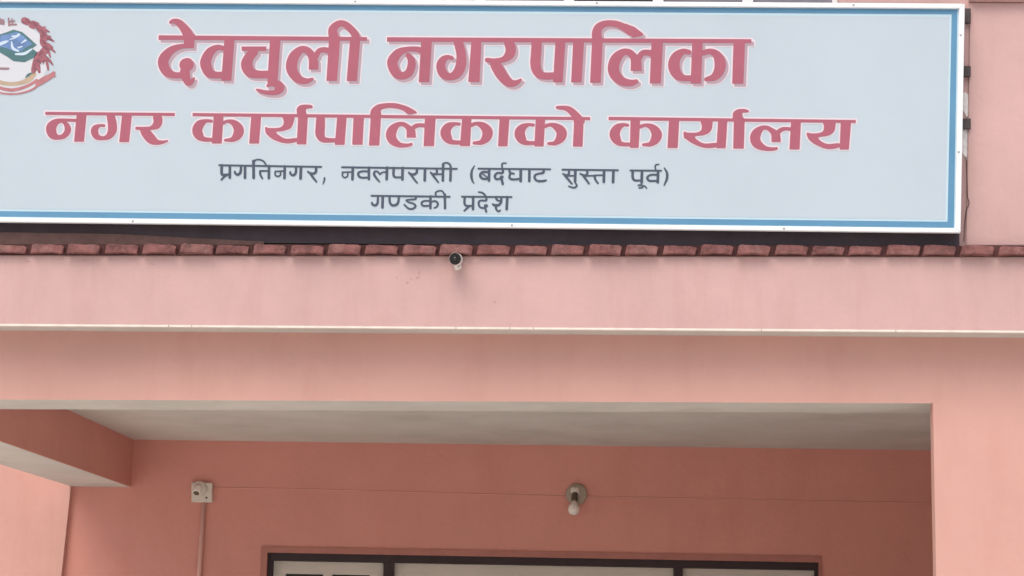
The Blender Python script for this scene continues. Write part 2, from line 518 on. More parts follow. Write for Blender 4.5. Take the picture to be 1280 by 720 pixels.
# --- lettering: every stroke is laid out on the sign and unioned as a distance field
def catmull(P, step):
    P = [np.array(p, float) for p in P]
    if len(P) == 2:
        n = max(2, int(np.linalg.norm(P[1][:2] - P[0][:2]) / step) + 1)
        return np.array([P[0] + (P[1] - P[0]) * t for t in np.linspace(0, 1, n)])
    Q = [2 * P[0] - P[1]] + P + [2 * P[-1] - P[-2]]
    out = []
    for i in range(1, len(Q) - 2):
        p0, p1, p2, p3 = Q[i - 1], Q[i], Q[i + 1], Q[i + 2]
        n = max(2, int(np.linalg.norm(p2[:2] - p1[:2]) / step) + 1)
        for t in np.linspace(0, 1, n, endpoint=False):
            out.append(0.5 * ((2 * p1) + (-p0 + p2) * t + (2 * p0 - 5 * p1 + 4 * p2 - p3) * t * t + (-p0 + 3 * p1 - 3 * p2 + p3) * t ** 3))
    out.append(P[-1])
    return np.array(out)

class Ink:
    def __init__(self): self.items = []
    def at(self, ox, oy, s):
        self.o = (ox, oy, s); return self
    def S(self, *pts):                      # stroke: (x, y, full width)
        ox, oy, s = self.o
        self.items.append(('s', [(ox + x / s, oy + y / s, .5 * w_ / s) for x, y, w_ in pts])); return self
    def P(self, *pts):                      # outlined piece
        ox, oy, s = self.o
        self.items.append(('p', [(ox + x / s, oy + y / s) for x, y in pts])); return self
    def R(self, *pts):                      # outlined piece with rounded contour
        ox, oy, s = self.o
        q = [(ox + x / s, oy + y / s) for x, y in pts]
        n = len(q); C = []
        for i in range(n):
            p0, p1, p2, p3 = (np.array(q[(i + k) % n]) for k in (-1, 0, 1, 2))
            for t in np.linspace(0, 1, 6, endpoint=False):
                C.append(tuple(0.5 * (2 * p1 + (p2 - p0) * t + (2 * p0 - 5 * p1 + 4 * p2 - p3) * t * t + (3 * p1 - p0 - 3 * p2 + p3) * t ** 3)))
        self.items.append(('p', C)); return self
    def field(self, h=0.5, pad=6):
        xs = [p[0] for k, q in self.items for p in q]; ys = [p[1] for k, q in self.items for p in q]
        rw = max([p[2] for k, q in self.items if k == 's' for p in q] + [0])
        x0, x1 = min(xs) - rw - pad, max(xs) + rw + pad
        y0, y1 = min(ys) - rw - pad, max(ys) + rw + pad
        nx, ny = int((x1 - x0) / h) + 2, int((y1 - y0) / h) + 2
        D = np.full((ny, nx), 1e3)
        GX = x0 + np.arange(nx) * h; GY = y0 + np.arange(ny) * h
        def win(ax, bx, ay, by_):
            i0 = max(0, int((ax - pad - x0) / h)); i1 = min(nx, int((bx + pad - x0) / h) + 2)
            j0 = max(0, int((ay - pad - y0) / h)); j1 = min(ny, int((by_ + pad - y0) / h) + 2)
            return slice(j0, j1), slice(i0, i1)
        for k, q in self.items:
            if k == 's':
                C = catmull(q, 1.0)
                C[:, 2] = np.maximum(C[:, 2], .25)
                if len(C) == 1: C = np.vstack([C, C])
                for a, b_ in zip(C[:-1], C[1:]):
                    r = max(a[2], b_[2])
                    sl = win(min(a[0], b_[0]) - r, max(a[0], b_[0]) + r, min(a[1], b_[1]) - r, max(a[1], b_[1]) + r)
                    X, Y = np.meshgrid(GX[sl[1]], GY[sl[0]])
                    dx, dy = b_[0] - a[0], b_[1] - a[1]
                    L2 = dx * dx + dy * dy + 1e-12
                    t = np.clip(((X - a[0]) * dx + (Y - a[1]) * dy) / L2, 0, 1)
                    d = np.hypot(X - a[0] - t * dx, Y - a[1] - t * dy) - (a[2] + (b_[2] - a[2]) * t)
                    D[sl] = np.minimum(D[sl], d)
            else:
                q = np.array(q)
                sl = win(q[:, 0].min(), q[:, 0].max(), q[:, 1].min(), q[:, 1].max())
                X, Y = np.meshgrid(GX[sl[1]], GY[sl[0]])
                d = np.full(X.shape, 1e3); ins = np.zeros(X.shape, bool)
                for a, b_ in zip(q, np.roll(q, -1, 0)):
                    dx, dy = b_ - a
                    t = np.clip(((X - a[0]) * dx + (Y - a[1]) * dy) / (dx * dx + dy * dy + 1e-12), 0, 1)
                    d = np.minimum(d, np.hypot(X - a[0] - t * dx, Y - a[1] - t * dy))
                    c = (a[1] > Y) != (b_[1] > Y)
                    with np.errstate(divide='ignore', invalid='ignore'):
                        ins ^= c & (X < (b_[0] - a[0]) * (Y - a[1]) / (b_[1] - a[1] + 1e-12) + a[0])
                D[sl] = np.minimum(D[sl], np.where(ins, -d, d) - .25)
        return D, x0, y0, h

def contour(name, D, x0, y0, h, level, m, parent, lift, shift=(0, 0)):
    D = D - level
    D = np.where(np.abs(D) < 1e-6, 1e-6, D)
    ny, nx = D.shape
    x0 += shift[0]; y0 += shift[1]
    I = D < 0
    n_in = I[:-1, :-1].astype(int) + I[1:, :-1] + I[:-1, 1:] + I[1:, 1:]
    V, Fs = [], []
    def add(poly):
        o = len(V)
        V.extend(poly); Fs.append(list(range(o, o + len(poly))))
    for j in range(ny - 1):
        row = n_in[j]
        full = np.flatnonzero(row == 4)
        if len(full):
            br = np.flatnonzero(np.diff(full) > 1)
            st = np.r_[full[0], full[br + 1]]; en = np.r_[full[br], full[-1]]
            for a, b_ in zip(st, en):
                add([(a, j), (b_ + 1, j), (b_ + 1, j + 1), (a, j + 1)])
        for i in np.flatnonzero((row > 0) & (row < 4)):
            cs = ((i, j), (i + 1, j), (i + 1, j + 1), (i, j + 1))
            vs = (D[j, i], D[j, i + 1], D[j + 1, i + 1], D[j + 1, i])
            poly = []
            for k in range(4):
                a, b_ = vs[k], vs[(k + 1) % 4]
                if a < 0: poly.append(cs[k])
                if (a < 0) != (b_ < 0):
                    t = a / (a - b_)
                    poly.append((cs[k][0] + (cs[(k + 1) % 4][0] - cs[k][0]) * t, cs[k][1] + (cs[(k + 1) % 4][1] - cs[k][1]) * t))
            if len(poly) >= 3: add(poly)
    # onto the sign's plane
    A = np.array(V, float)
    px, py = x0 + A[:, 0] * h, y0 + A[:, 1] * h
    R = np.array(ROT)
    d = np.stack([(px - 640) / F, -(py - 360) / F, -np.ones_like(px)], 1) @ R.T
    Y = YS - lift
    t = (Y - CAM.y) / d[:, 1]
    Wp = np.array(CAM) + d * t[:, None]
    Wp[:, 1] = Y
    me = bpy.data.meshes.new(name)
    me.from_pydata(Wp.tolist(), [], Fs)
    me.materials.append(m)
    if len(me.polygons) and me.polygons[0].normal.y > 0: me.flip_normals()
    o = bpy.data.objects.new(name, me)
    COL.objects.link(o)
    o.parent = parent
    pm = Matrix.Translation(parent.location) if parent.type == 'EMPTY' else parent.matrix_world
    o.matrix_parent_inverse = (Matrix.Translation(S.location)).inverted() if parent is S else Matrix.Identity(4)
    return o

# headline, first word
A = Ink(); k7 = 922 / 128
A.at(0, 0, 1).P((198.4, 44.3), (458.5, 46.6), (458.5, 50.6), (198.4, 49.4))
A.at(190, 20, k7)
A.S((168, 55, 30), (198, 45, 42), (245, 62, 62), (292, 115, 78), (325, 170, 90), (335, 225, 90))
A.P((288, 165), (384, 165), (376, 288), (288, 278))
A.S((350, 270, 36), (265, 273, 44), (178, 305, 66), (115, 370, 90), (101, 430, 94), (132, 498, 84), (200, 532, 58), (290, 530, 56))
A.S((306, 440, 118), (318, 436, 116))
A.S((296, 500, 88), (305, 555, 78), (330, 597, 62), (360, 585, 40), (378, 560, 18))
A.S((640, 290, 44), (585, 284, 50), (522, 325, 78), (485, 400, 95), (487, 450, 97), (515, 510, 84), (570, 530, 62), (650, 532, 60))
A.P((655, 190), (742, 190), (712, 580), (626, 580))
A.at(290, 20, k7)
A.P((88, 276), (308, 276), (306, 312), (90, 312))
A.S((195, 322, 80), (150, 378, 88), (133, 440, 104), (162, 503, 92), (232, 525, 70), (330, 525, 66))
A.P((345, 190), (436, 190), (406, 600), (320, 600))
A.S((322, 628, 26), (362, 606, 50), (418, 620, 74), (430, 652, 78), (388, 686, 50), (310, 688, 38), (248, 672, 30), (222, 662, 16))
A.S((722, 568, 26), (672, 585, 48), (604, 570, 72), (550, 510, 92), (536, 440, 100), (562, 360, 90), (622, 302, 62), (682, 312, 62), (722, 368, 72), (735, 430, 80))
A.P((695, 400), (775, 400), (775, 480), (693, 480))
A.S((752, 368, 50), (782, 316, 46), (830, 304, 48), (900, 320, 56))
A.at(340, 20, k7)
A.P((516, 190), (612, 190), (583, 582), (492, 582))
A.P((706, 190), (794, 190), (762, 584), (674, 584))
A.S((560, 205, 92), (547, 125, 78), (590, 76, 62), (640, 68, 58), (695, 102, 62), (748, 168, 68), (752, 215, 86))
# second word
A.at(0, 0, 1).P((484, 46.7), (939, 49.2), (939, 53.6), (484, 51.6))
A.at(480, 20, k7)
A.S((350, 314, 60), (290, 298, 48), (205, 300, 46), (132, 330, 72), (82, 392, 90), (77, 440, 92), (106, 508, 84), (160, 538, 68), (220, 514, 72), (247, 450, 74), (244, 392, 64), (215, 350, 42))
A.P((338, 210), (430, 210), (406, 593), (314, 593))
A.S((612, 378, 34), (572, 370, 40), (528, 400, 68), (511, 455, 80), (537, 522, 80), (600, 546, 64), (660, 512, 86), (692, 440, 92), (695, 350, 86), (680, 275, 84), (670, 242, 84))
A.P((790, 210), (876, 210), (858, 592), (760, 592))
A.at(560, 20, k7)
A.S((550, 243, 88), (564, 290, 92), (554, 345, 86), (505, 388, 54), (430, 404, 46), (352, 396, 40))
A.S((405, 412, 60), (440, 460, 98), (490, 540, 96), (552, 600, 74), (610, 602, 48), (655, 575, 24))
A.at(650, 20, k7)
A.S((150, 245, 92), (145, 330, 92), (139, 430, 92), (157, 500, 84), (205, 537, 66), (320, 538, 62))
A.P((322, 212), (408, 212), (382, 595), (300, 595))
A.P((482, 212), (576, 212), (552, 595), (462, 595))
A.at(730, 20, k7)
A.P((75, 200), (168, 200), (148, 598), (57, 598))
A.S((121, 230, 92), (114, 150, 84), (137, 98, 72), (200, 68, 58), (290, 72, 58), (365, 104, 66), (420, 140, 70))
A.P((370, 68), (455, 100), (532, 160), (520, 178), (440, 192), (385, 140))
A.S((470, 590, 40), (420, 602, 58), (342, 586, 78), (282, 530, 96), (265, 465, 102), (288, 385, 94), (347, 328, 64), (407, 328, 60), (450, 372, 70), (468, 430, 88))
A.P((425, 400), (514, 400), (518, 492), (422, 492))
A.S((487, 390, 55), (522, 338, 50), (570, 328, 52), (630, 345, 60))
A.P((610, 222), (710, 222), (690, 604), (594, 604))
A.at(820, 20, k7)
A.S((296, 325, 44), (244, 320, 52), (188, 360, 84), (162, 420, 102), (167, 480, 100), (197, 532, 82), (252, 558, 56), (330, 560, 52))
A.P((328, 222), (420, 222), (404, 606), (314, 606))
A.S((420, 332, 48), (490, 318, 50), (550, 352, 76), (577, 420, 100), (568, 490, 94), (525, 548, 66), (452, 570, 36))
A.P((700, 230), (800, 230), (785, 608), (688, 608))
D, x0, y0, h = A.field()
hd = contour('headline_lettering', D, x0, y0, h, 0.0, M['red'], S, .0040)
hd['label'] = 'large red headline lettering with a mauve drop shade'
SH = (3.0, 3.2)
contour('drop_shade', D, x0, y0, h, 0.3, M['shade'], hd, .0030, SH)
D2 = np.full((D.shape[0] + 8, D.shape[1] + 8), 1e3)
D2[:D.shape[0], :D.shape[1]] = D
D3 = np.full_like(D2, 1e3); D3[6:6 + D.shape[0], 6:6 + D.shape[1]] = D
contour('pale_outline', np.minimum(D2, D3), x0, y0, h, 2.0, M['halo'], hd, .0020)

# second line
A = Ink()
A.at(0, 0, 1).P((56.8, 140.0), (218.3, 141.4), (218.3, 144.6), (56.8, 143.2)).P((241, 141.5), (737.5, 146.6), (737.5, 149.8), (241, 144.8)).P((761, 146.2), (1069.5, 150.2), (1069.5, 153.4), (761, 149.7))
A.at(50, 125, 10)
A.P((462, 165), (580, 165), (546, 518), (428, 518))
A.S((475, 258, 44), (400, 252, 36), (300, 252, 42), (208, 270, 72), (148, 325, 118), (140, 380, 126), (165, 438, 100), (230, 466, 58), (300, 446, 64), (343, 390, 78), (343, 335, 74), (312, 288, 46), (275, 270, 28))
A.S((800, 318, 34), (742, 320, 38), (692, 352, 78), (682, 400, 92), (712, 458, 72), (790, 476, 48), (858, 452, 74), (902, 380, 108), (903, 300, 112), (893, 240, 106), (886, 210, 102))
A.P((1030, 170), (1148, 170), (1110, 522), (992, 522))
A.at(140, 125, 10)
A.S((568, 218, 112), (575, 255, 112), (558, 310, 98), (490, 348, 48), (400, 356, 42), (308, 352, 36))
A.S((375, 368, 55), (425, 412, 116), (490, 486, 118), (560, 526, 66), (630, 526, 42), (695, 510, 18))
A.at(232, 125, 10)
A.S((322, 262, 38), (252, 262, 46), (178, 305, 105), (146, 370, 124), (164, 436, 112), (222, 486, 62), (340, 498, 44))
A.P((355, 180), (472, 180), (448, 540), (330, 540))
A.S((465, 288, 42), (530, 264, 40), (608, 290, 80), (662, 360, 122), (652, 430, 116), (590, 490, 62), (495, 502, 32))
A.P((825, 180), (943, 180), (915, 540), (797, 540))
A.at(320, 125, 10)
A.R((120, 338), (160, 352), (290, 348), (342, 310), (348, 260), (340, 200), (468, 200), (465, 280), (428, 350), (340, 382), (248, 398), (300, 452), (380, 486), (515, 478), (520, 512), (420, 536), (330, 530), (222, 492), (152, 440), (122, 402))
A.P((530, 190), (645, 190), (625, 550), (512, 550))
A.R((535, 220), (512, 140), (518, 98), (560, 66), (640, 60), (698, 70), (700, 98), (650, 102), (622, 118), (626, 160), (645, 220))
A.S((807, 248, 112), (803, 330, 116), (801, 425, 114), (832, 486, 80), (900, 502, 58), (1010, 502, 48))
A.P((1018, 205), (1130, 205), (1104, 556), (988, 556))
A.at(440, 125, 10)
A.P((22, 215), (147, 215), (128, 554), (5, 554))
A.P((238, 195), (360, 195), (338, 564), (214, 564))
A.R((240, 205), (234, 150), (254, 108), (320, 60), (420, 42), (540, 42), (660, 72), (740, 107), (808, 152), (780, 168), (702, 174), (640, 130), (560, 104), (460, 96), (392, 108), (358, 132), (355, 205))
A.S((742, 552, 34), (690, 566, 44), (595, 560, 64), (515, 508, 108), (487, 440, 126), (508, 370, 112), (572, 308, 62), (640, 302, 54), (702, 342, 68), (735, 395, 95))
A.P((685, 380), (788, 380), (798, 466), (684, 466))
A.S((762, 350, 58), (802, 322, 54), (860, 314, 48), (930, 322, 50))
A.P((915, 210), (1043, 210), (1022, 572), (898, 572))
A.at(540, 125, 10)
A.S((340, 300, 38), (282, 298, 44), (206, 332, 95), (170, 400, 128), (190, 468, 116), (244, 522, 62), (370, 532, 48))
A.P((380, 220), (490, 220), (472, 572), (352, 572))
A.S((490, 312, 46), (560, 294, 46), (638, 324, 90), (692, 390, 128), (682, 460, 116), (618, 526, 62), (525, 536, 36))
A.P((848, 220), (965, 220), (940, 574), (828, 574))
A.at(640, 125, 10)
A.S((266, 312, 38), (202, 308, 42), (130, 348, 95), (96, 410, 128), (116, 478, 116), (172, 532, 60), (300, 538, 44))
A.P((300, 225), (412, 225), (392, 576), (282, 576))
A.S((412, 328, 46), (480, 308, 44), (562, 338, 88), (618, 400, 128), (606, 472, 112), (540, 536, 58), (455, 544, 34))
A.P((780, 240), (893, 240), (878, 578), (764, 578))
A.R((562, 78), (690, 76), (758, 102), (828, 162), (898, 242), (893, 290), (785, 290), (768, 235), (718, 172), (660, 127), (562, 108))
A.at(755, 125, 10)
A.S((296, 314, 36), (242, 310, 44), (170, 348, 98), (134, 420, 128), (154, 488, 112), (212, 546, 58), (340, 556, 44))
A.P((335, 235), (450, 235), (430, 594), (326, 594))
A.S((450, 332, 46), (530, 314, 44), (608, 348, 88), (658, 420, 128), (642, 490, 112), (578, 550, 58), (490, 558, 32))
A.P((815, 240), (938, 240), (918, 596), (796, 596))
A.at(850, 125, 10)
A.R((50, 398), (90, 408), (200, 410), (262, 382), (276, 330), (268, 250), (394, 250), (400, 330), (378, 388), (310, 432), (184, 454), (232, 512), (312, 546), (462, 538), (465, 578), (380, 596), (272, 586), (152, 536), (82, 488), (52, 464))
A.P((480, 240), (590, 240), (568, 598), (458, 598))
A.P((676, 235), (806, 235), (795, 604), (668, 604))
A.R((678, 255), (662, 190), (672, 152), (720, 120), (800, 114), (856, 132), (848, 152), (800, 154), (776, 166), (786, 215), (806, 255))
A.S((1208, 604, 32), (1160, 612, 42), (1062, 602, 62), (970, 550, 112), (939, 480, 128), (960, 410, 112), (1022, 352, 62), (1090, 348, 54), (1150, 384, 66), (1195, 430, 100))
A.P((1145, 420), (1250, 420), (1258, 522), (1146, 522))
A.at(950, 125, 10)
A.S((232, 396, 56), (272, 368, 52), (330, 358, 44), (400, 366, 44))
A.P((392, 250), (510, 250), (492, 614), (370, 614))
A.R((590, 408), (640, 420), (738, 414), (790, 388), (803, 330), (795, 262), (928, 262), (940, 330), (918, 398), (850, 442), (728, 466), (772, 522), (852, 552), (985, 543), (990, 586), (900, 608), (812, 602), (692, 552), (622, 500), (592, 450))
A.P((1012, 262), (1138, 262), (1108, 616), (998, 616))
D, x0, y0, h = A.field()
s2 = contour('title_lettering', D, x0, y0, h, 0.0, M['red'], S, .0040)
s2['label'] = 'wide red lettering of the second line'
contour('pale_outline', D, x0, y0, h, 2.0, M['halo'], s2, .0020)

# address line
A = Ink()
k = 12.8
A.at(0, 0, 1).S((274, 206.5, 2.4), (401.4, 208.6, 2.4)).S((427.5, 209, 2.4), (571, 211.0, 2.4)).S((598, 210.8, 2.4), (687.6, 211.6, 2.4)).S((703, 212.0, 2.4), (772.4, 212.8, 2.4)).S((788, 213, 2.4), (826.4, 213.4, 2.4))
A.at(270, 195, k)
A.S((92, 150, 46), (90, 270, 46), (112, 300, 40), (220, 292, 34)).S((222, 160, 44), (220, 345, 44)).S((190, 298, 34), (130, 332, 34), (88, 378, 34))
A.S((300, 252, 34), (312, 282, 38), (345, 298, 40), (385, 272, 44), (398, 220, 42), (400, 165, 38)).S((465, 160, 44), (463, 348, 44))
A.S((600, 80, 46), (602, 348, 46)).S((600, 92, 40), (640, 62, 28), (700, 58, 28), (760, 85, 28), (800, 138, 28))
A.S((705, 238, 30), (845, 238, 28)).S((706, 245, 36), (708, 295, 36), (742, 360, 28)).S((848, 160, 44), (845, 352, 44))
A.S((948, 246, 28), (1100, 240, 28)).S((950, 252, 28), (945, 300, 28), (985, 326, 28), (1030, 305, 28), (1030, 262, 24)).S((1100, 165, 44), (1095, 352, 44))
A.at(350, 195, k)
A.S((165, 255, 32), (166, 285, 36), (205, 308, 38), (245, 284, 42), (256, 230, 40), (256, 175, 38)).S((335, 175, 46), (328, 358, 46))
A.S((576, 180, 44), (575, 248, 42), (540, 280, 40), (482, 274, 36), (446, 250, 30)).S((490, 290, 36), (540, 358, 36), (584, 412, 28))
A.S((712, 352, 30), (706, 400, 28), (684, 450, 14))
A.at(420, 195, k)
A.S((100, 260, 26), (260, 255, 26)).S((105, 266, 26), (104, 318, 26), (140, 345, 26), (185, 320, 26), (186, 268, 24)).S((270, 185, 44), (262, 372, 44))
A.S((510, 245, 32), (420, 245, 32), (362, 266, 36), (360, 310, 38), (402, 345, 34), (510, 345, 32)).S((526, 185, 42), (525, 368, 42))
A.S((695, 410, 26), (645, 352, 36), (610, 295, 40), (622, 248, 32), (665, 250, 28), (702, 292, 30)).S((702, 290, 28), (740, 262, 26), (810, 256, 28)).S((816, 185, 44), (810, 368, 44))
A.S((925, 190, 40), (920, 298, 40), (950, 338, 34), (1060, 340, 32)).S((1065, 190, 44), (1062, 372, 44))
A.at(500, 195, k)
A.S((270, 200, 42), (266, 262, 40), (222, 294, 38), (162, 285, 36), (140, 262, 28)).S((175, 300, 36), (225, 370, 34), (274, 430, 26))
A.S((400, 210, 44), (395, 388, 44))
A.S((586, 215, 38), (590, 264, 36), (560, 290, 36), (512, 285, 36), (490, 262, 28)).S((520, 300, 36), (570, 365, 34), (614, 422, 26)).S((560, 294, 28), (680, 290, 28)).S((690, 130, 42), (685, 392, 42))
A.S((690, 142, 38), (706, 114, 28), (760, 110, 28), (800, 140, 32), (812, 182, 36)).S((812, 190, 42), (805, 392, 42))
A.S((1190, 158, 20), (1152, 230, 34), (1141, 310, 42), (1155, 388, 34), (1184, 438, 18))
k = 1280 / 120
A.at(580, 195, k)
A.S((330, 215, 28), (242, 216, 30), (216, 260, 34), (250, 302, 32), (335, 304, 30)).S((242, 235, 18), (312, 284, 18)).S((336, 180, 36), (332, 328, 36))
A.S((516, 180, 34), (514, 224, 30), (442, 228, 30), (411, 270, 34), (432, 308, 30), (490, 300, 28)).S((498, 282, 46), (506, 280, 46)).S((500, 300, 34), (516, 372, 34)).S((510, 170, 24), (506, 112, 24), (522, 96, 20), (560, 95, 20))
A.S((606, 185, 30), (612, 222, 30), (665, 236, 26)).S((615, 240, 30), (606, 288, 32), (650, 312, 30), (750, 304, 28)).S((757, 180, 38), (755, 332, 38))
A.S((872, 185, 36), (870, 332, 36))
A.S((1062, 185, 32), (1056, 222, 32), (1000, 235, 28), (952, 252, 30), (941, 290, 32), (972, 328, 30), (1040, 335, 32), (1094, 325, 26))
k = 1280 / 150
A.at(690, 195, k)
A.S((180, 155, 26), (180, 192, 24), (150, 205, 24), (118, 190, 20)).S((140, 210, 24), (180, 258, 24), (212, 296, 20)).S((160, 212, 18), (245, 210, 18)).S((249, 150, 30), (246, 272, 30)).S((246, 282, 16), (264, 318, 22), (230, 338, 20), (178, 322, 16))
A.S((375, 155, 26), (375, 192, 24), (345, 207, 24), (302, 190, 20)).S((335, 215, 24), (370, 260, 24), (394, 294, 20)).S((350, 212, 18), (460, 210, 18))
A.S((450, 206, 18), (550, 204, 18)).S((456, 210, 24), (462, 250, 24), (490, 290, 20)).S((556, 155, 30), (552, 275, 30)).S((655, 155, 30), (651, 278, 30))
A.S((860, 160, 28), (862, 232, 28), (886, 260, 24), (960, 260, 22)).S((960, 160, 30), (956, 282, 30)).S((922, 312, 20), (958, 310, 20), (964, 334, 20), (928, 340, 16)).S((962, 318, 16), (990, 322, 16), (1010, 344, 14))
A.S((1125, 200, 22), (1052, 202, 22), (1017, 230, 26), (1040, 264, 24), (1125, 264, 22)).S((1131, 160, 30), (1128, 278, 30)).S((1106, 150, 18), (1101, 106, 18), (1116, 91, 16), (1140, 90, 14))
A.S((1198, 128, 14), (1226, 180, 26), (1226, 240, 28), (1196, 312, 14))
D, x0, y0, h = A.field(h=0.35)
a1 = contour('address_lettering', D, x0, y0, h, 0.0, M['ink'], S, .0030)
a1['label'] = 'small slate grey lettering of the third line'
# last line
A = Ink()
A.at(0, 0, 1).S((464.4, 244.7, 2.4), (562, 245.9, 2.4)).S((577.4, 245.8, 2.4), (639.4, 246.3, 2.4))
k = 1280 / 120
A.at(455, 230, k)
A.S((106, 250, 28), (116, 274, 32), (150, 284, 32), (180, 255, 32), (186, 170, 28)).S((250, 165, 36), (246, 312, 36))
A.S((340, 165, 32), (346, 248, 32), (382, 284, 32), (440, 270, 34), (460, 220, 32), (463, 165, 32))
A.S((690, 165, 30), (686, 200, 26), (620, 208, 24), (562, 216, 22), (600, 244, 24), (660, 262, 26), (688, 295, 28), (650, 330, 28), (592, 325, 26), (538, 276, 24))
A.S((870, 225, 24), (802, 226, 26), (767, 252, 28), (787, 289, 28), (875, 289, 24)).S((886, 165, 34), (885, 322, 34)).S((890, 238, 24), (950, 228, 26), (984, 262, 30), (968, 304, 24), (936, 318, 20))
A.S((958, 150, 24), (957, 112, 24), (1000, 91, 22), (1045, 97, 22), (1076, 150, 26)).S((1078, 140, 34), (1080, 322, 34))
A.at(550, 230, 12.8)
A.S((396, 210, 38), (392, 308, 38), (422, 348, 36), (530, 350, 32)).S((530, 205, 42), (528, 402, 42)).S((470, 355, 32), (430, 390, 32), (388, 428, 28))
A.S((615, 128, 24), (670, 137, 30), (710, 166, 32), (736, 206, 36)).S((736, 205, 38), (736, 262, 34), (642, 266, 30), (617, 310, 34), (642, 372, 32), (702, 384, 30)).S((728, 350, 56), (740, 350, 56)).S((720, 375, 34), (740, 442, 36))
A.S((975, 210, 36), (980, 288, 36), (932, 338, 42), (862, 335, 40), (842, 318, 26)).S((890, 215, 32), (916, 258, 36), (970, 274, 28)).S((890, 350, 38), (902, 408, 34), (940, 438, 30), (968, 416, 20))
A.S((1076, 210, 44), (1066, 402, 44))
D, x0, y0, h = A.field(h=0.35)
a2 = contour('province_lettering', D, x0, y0, h, 0.0, M['ink'], S, .0030)
a2['label'] = 'small slate grey lettering of the fourth line'

# emblem at the sign's left end
EM = {'bg': mat('emblem_pale', (0.56, 0.585, 0.635, 1), .5), 'green': mat('emblem_green', (0.07, 0.165, 0.18, 1), .5, .15, 20),
      'blue': mat('emblem_blue', (0.125, 0.22, 0.43, 1), .5, .25, 25), 'snow': mat('emblem_snow', (0.50, 0.62, 0.74, 1), .5),
      'red': mat('emblem_red', (0.29, 0.105, 0.135, 1), .5, .4, 45), 'tan': mat('emblem_tan', (0.42, 0.33, 0.24, 1), .5, .1, 20),
      'ribbon': mat('emblem_ribbon', (0.40, 0.17, 0.185, 1), .5, .15, 20), 'grey': mat('emblem_grey', (0.27, 0.17, 0.20, 1), .5)}
ke = 491 / 75
CX = 92.0
def mir(p): return (2 * CX - p[0],) + tuple(p[1:])
def emb(): return Ink().at(0, 15, ke)
def both(a, kind, *pts):
    getattr(a, kind)(*pts); getattr(a, kind)(*[mir(p) for p in pts])
def lay(name, a, m, parent, lift):
    D, x0, y0, h = a.field(h=0.35, pad=3)
    return contour(name, D, x0, y0, h, 0.0, m, parent, lift)
a = emb().P(*[(CX + math.cos(t) * 300, 385 + math.sin(t) * 300) for t in np.linspace(0, 2 * math.pi, 40, endpoint=False)])
E = lay('emblem', a, EM['bg'], S, .0020)
E['label'] = 'round crest of a snowy mountain in a red wreath'
a = emb().P((-110, 270), (-40, 215), (0, 185), (60, 165), (110, 145), (180, 165), (240, 215), (300, 270), (258, 300), (304, 330), (280, 372), (200, 410), (110, 400), (60, 365), (0, 330), (-60, 355), (-110, 330))
lay('hills', a, EM['green'], E, .0028)
a = emb().P((-80, 262), (-30, 225), (20, 190), (75, 180), (140, 165), (195, 200), (262, 262), (215, 285), (170, 318), (120, 322), (70, 300), (20, 285), (-40, 290))
lay('mountain', a, EM['blue'], E, .0034)
a = emb().S((95, 245, 12), (105, 295, 22), (150, 320, 14)).S((155, 185, 22), (118, 212, 14), (80, 225, 8)).S((208, 232, 18), (176, 254, 8)).S((-30, 275, 24), (30, 250, 26), (66, 238, 10)).S((130, 345, 16), (200, 340, 24), (258, 305, 14)).S((180, 282, 10), (150, 292, 12)).S((125, 195, 10), (100, 200, 14))
lay('snow', a, EM['snow'], E, .0040)
a = emb()
for pts in ([(200, 70, 56), (222, 80, 56)], [(268, 95, 50), (300, 105, 46)], [(250, 115, 30), (272, 120, 40)], [(318, 130, 50), (350, 165, 54), (370, 215, 50)],
            [(350, 190, 44), (350, 250, 48), (382, 290, 62), (345, 340, 62)], [(330, 365, 88), (300, 410, 66), (278, 470, 46), (272, 490, 30)],
            [(360, 140, 26), (402, 163, 12)], [(385, 205, 34), (440, 240, 12)], [(395, 280, 34), (450, 328, 12)], [(350, 390, 46), (400, 395, 26), (432, 432, 12)],
            [(385, 420, 24), (395, 470, 16)], [(310, 440, 40), (322, 490, 22)], [(400, 330, 20), (412, 370, 12)], [(330, 130, 20), (372, 122, 10)], [(375, 195, 20), (415, 200, 9)], [(398, 262, 16), (432, 290, 10)]):
    both(a, 'S', *pts)
lay('wreath', a, EM['red'], E, .0028)
a = emb()
both(a, 'S', (92, 590, 30), (170, 580, 34), (240, 550, 42), (285, 510, 26)); both(a, 'S', (235, 520, 24), (262, 505, 12))
lay('ribbon_lining', a, EM['tan'], E, .0028)
a = emb()
both(a, 'S', (92, 640, 28), (170, 625, 26), (250, 592, 24), (300, 558, 22)); both(a, 'S', (92, 672, 14), (170, 664, 14), (262, 634, 16), (322, 590, 18))
both(a, 'S', (310, 585, 46), (365, 552, 50), (420, 520, 40), (440, 500, 30)); both(a, 'S', (430, 528, 16), (456, 526, 8))
lay('ribbon', a, EM['ribbon'], E, .0034)
EM['dark'] = mat('emblem_dark_leaf', (0.19, 0.075, 0.10, 1), .5)
for pts in ([(335, 150, 10), (365, 190, 12)], [(345, 225, 10), (372, 255, 12)], [(352, 285, 12), (398, 305, 10)], [(322, 350, 12), (352, 322, 10)], [(300, 385, 10), (330, 420, 12)], [(280, 430, 8), (290, 470, 10)],
            [(370, 355, 10), (398, 380, 8)], [(270, 92, 10), (305, 112, 12)], [(212, 60, 10), (236, 84, 12)], [(385, 212, 8), (420, 230, 6)], [(330, 190, 8), (352, 205, 8)], [(360, 395, 10), (352, 425, 8)]):
    lay('leaf', emb().S(*pts), EM['dark'], E, .0040)
lay('leaf', emb().S((210, 535, 8), (232, 514, 20), (256, 500, 10)), EM['green'], E, .0040)
lay('leaf', emb().S((262, 336, 10), (276, 312, 12)), EM['green'], E, .0040)
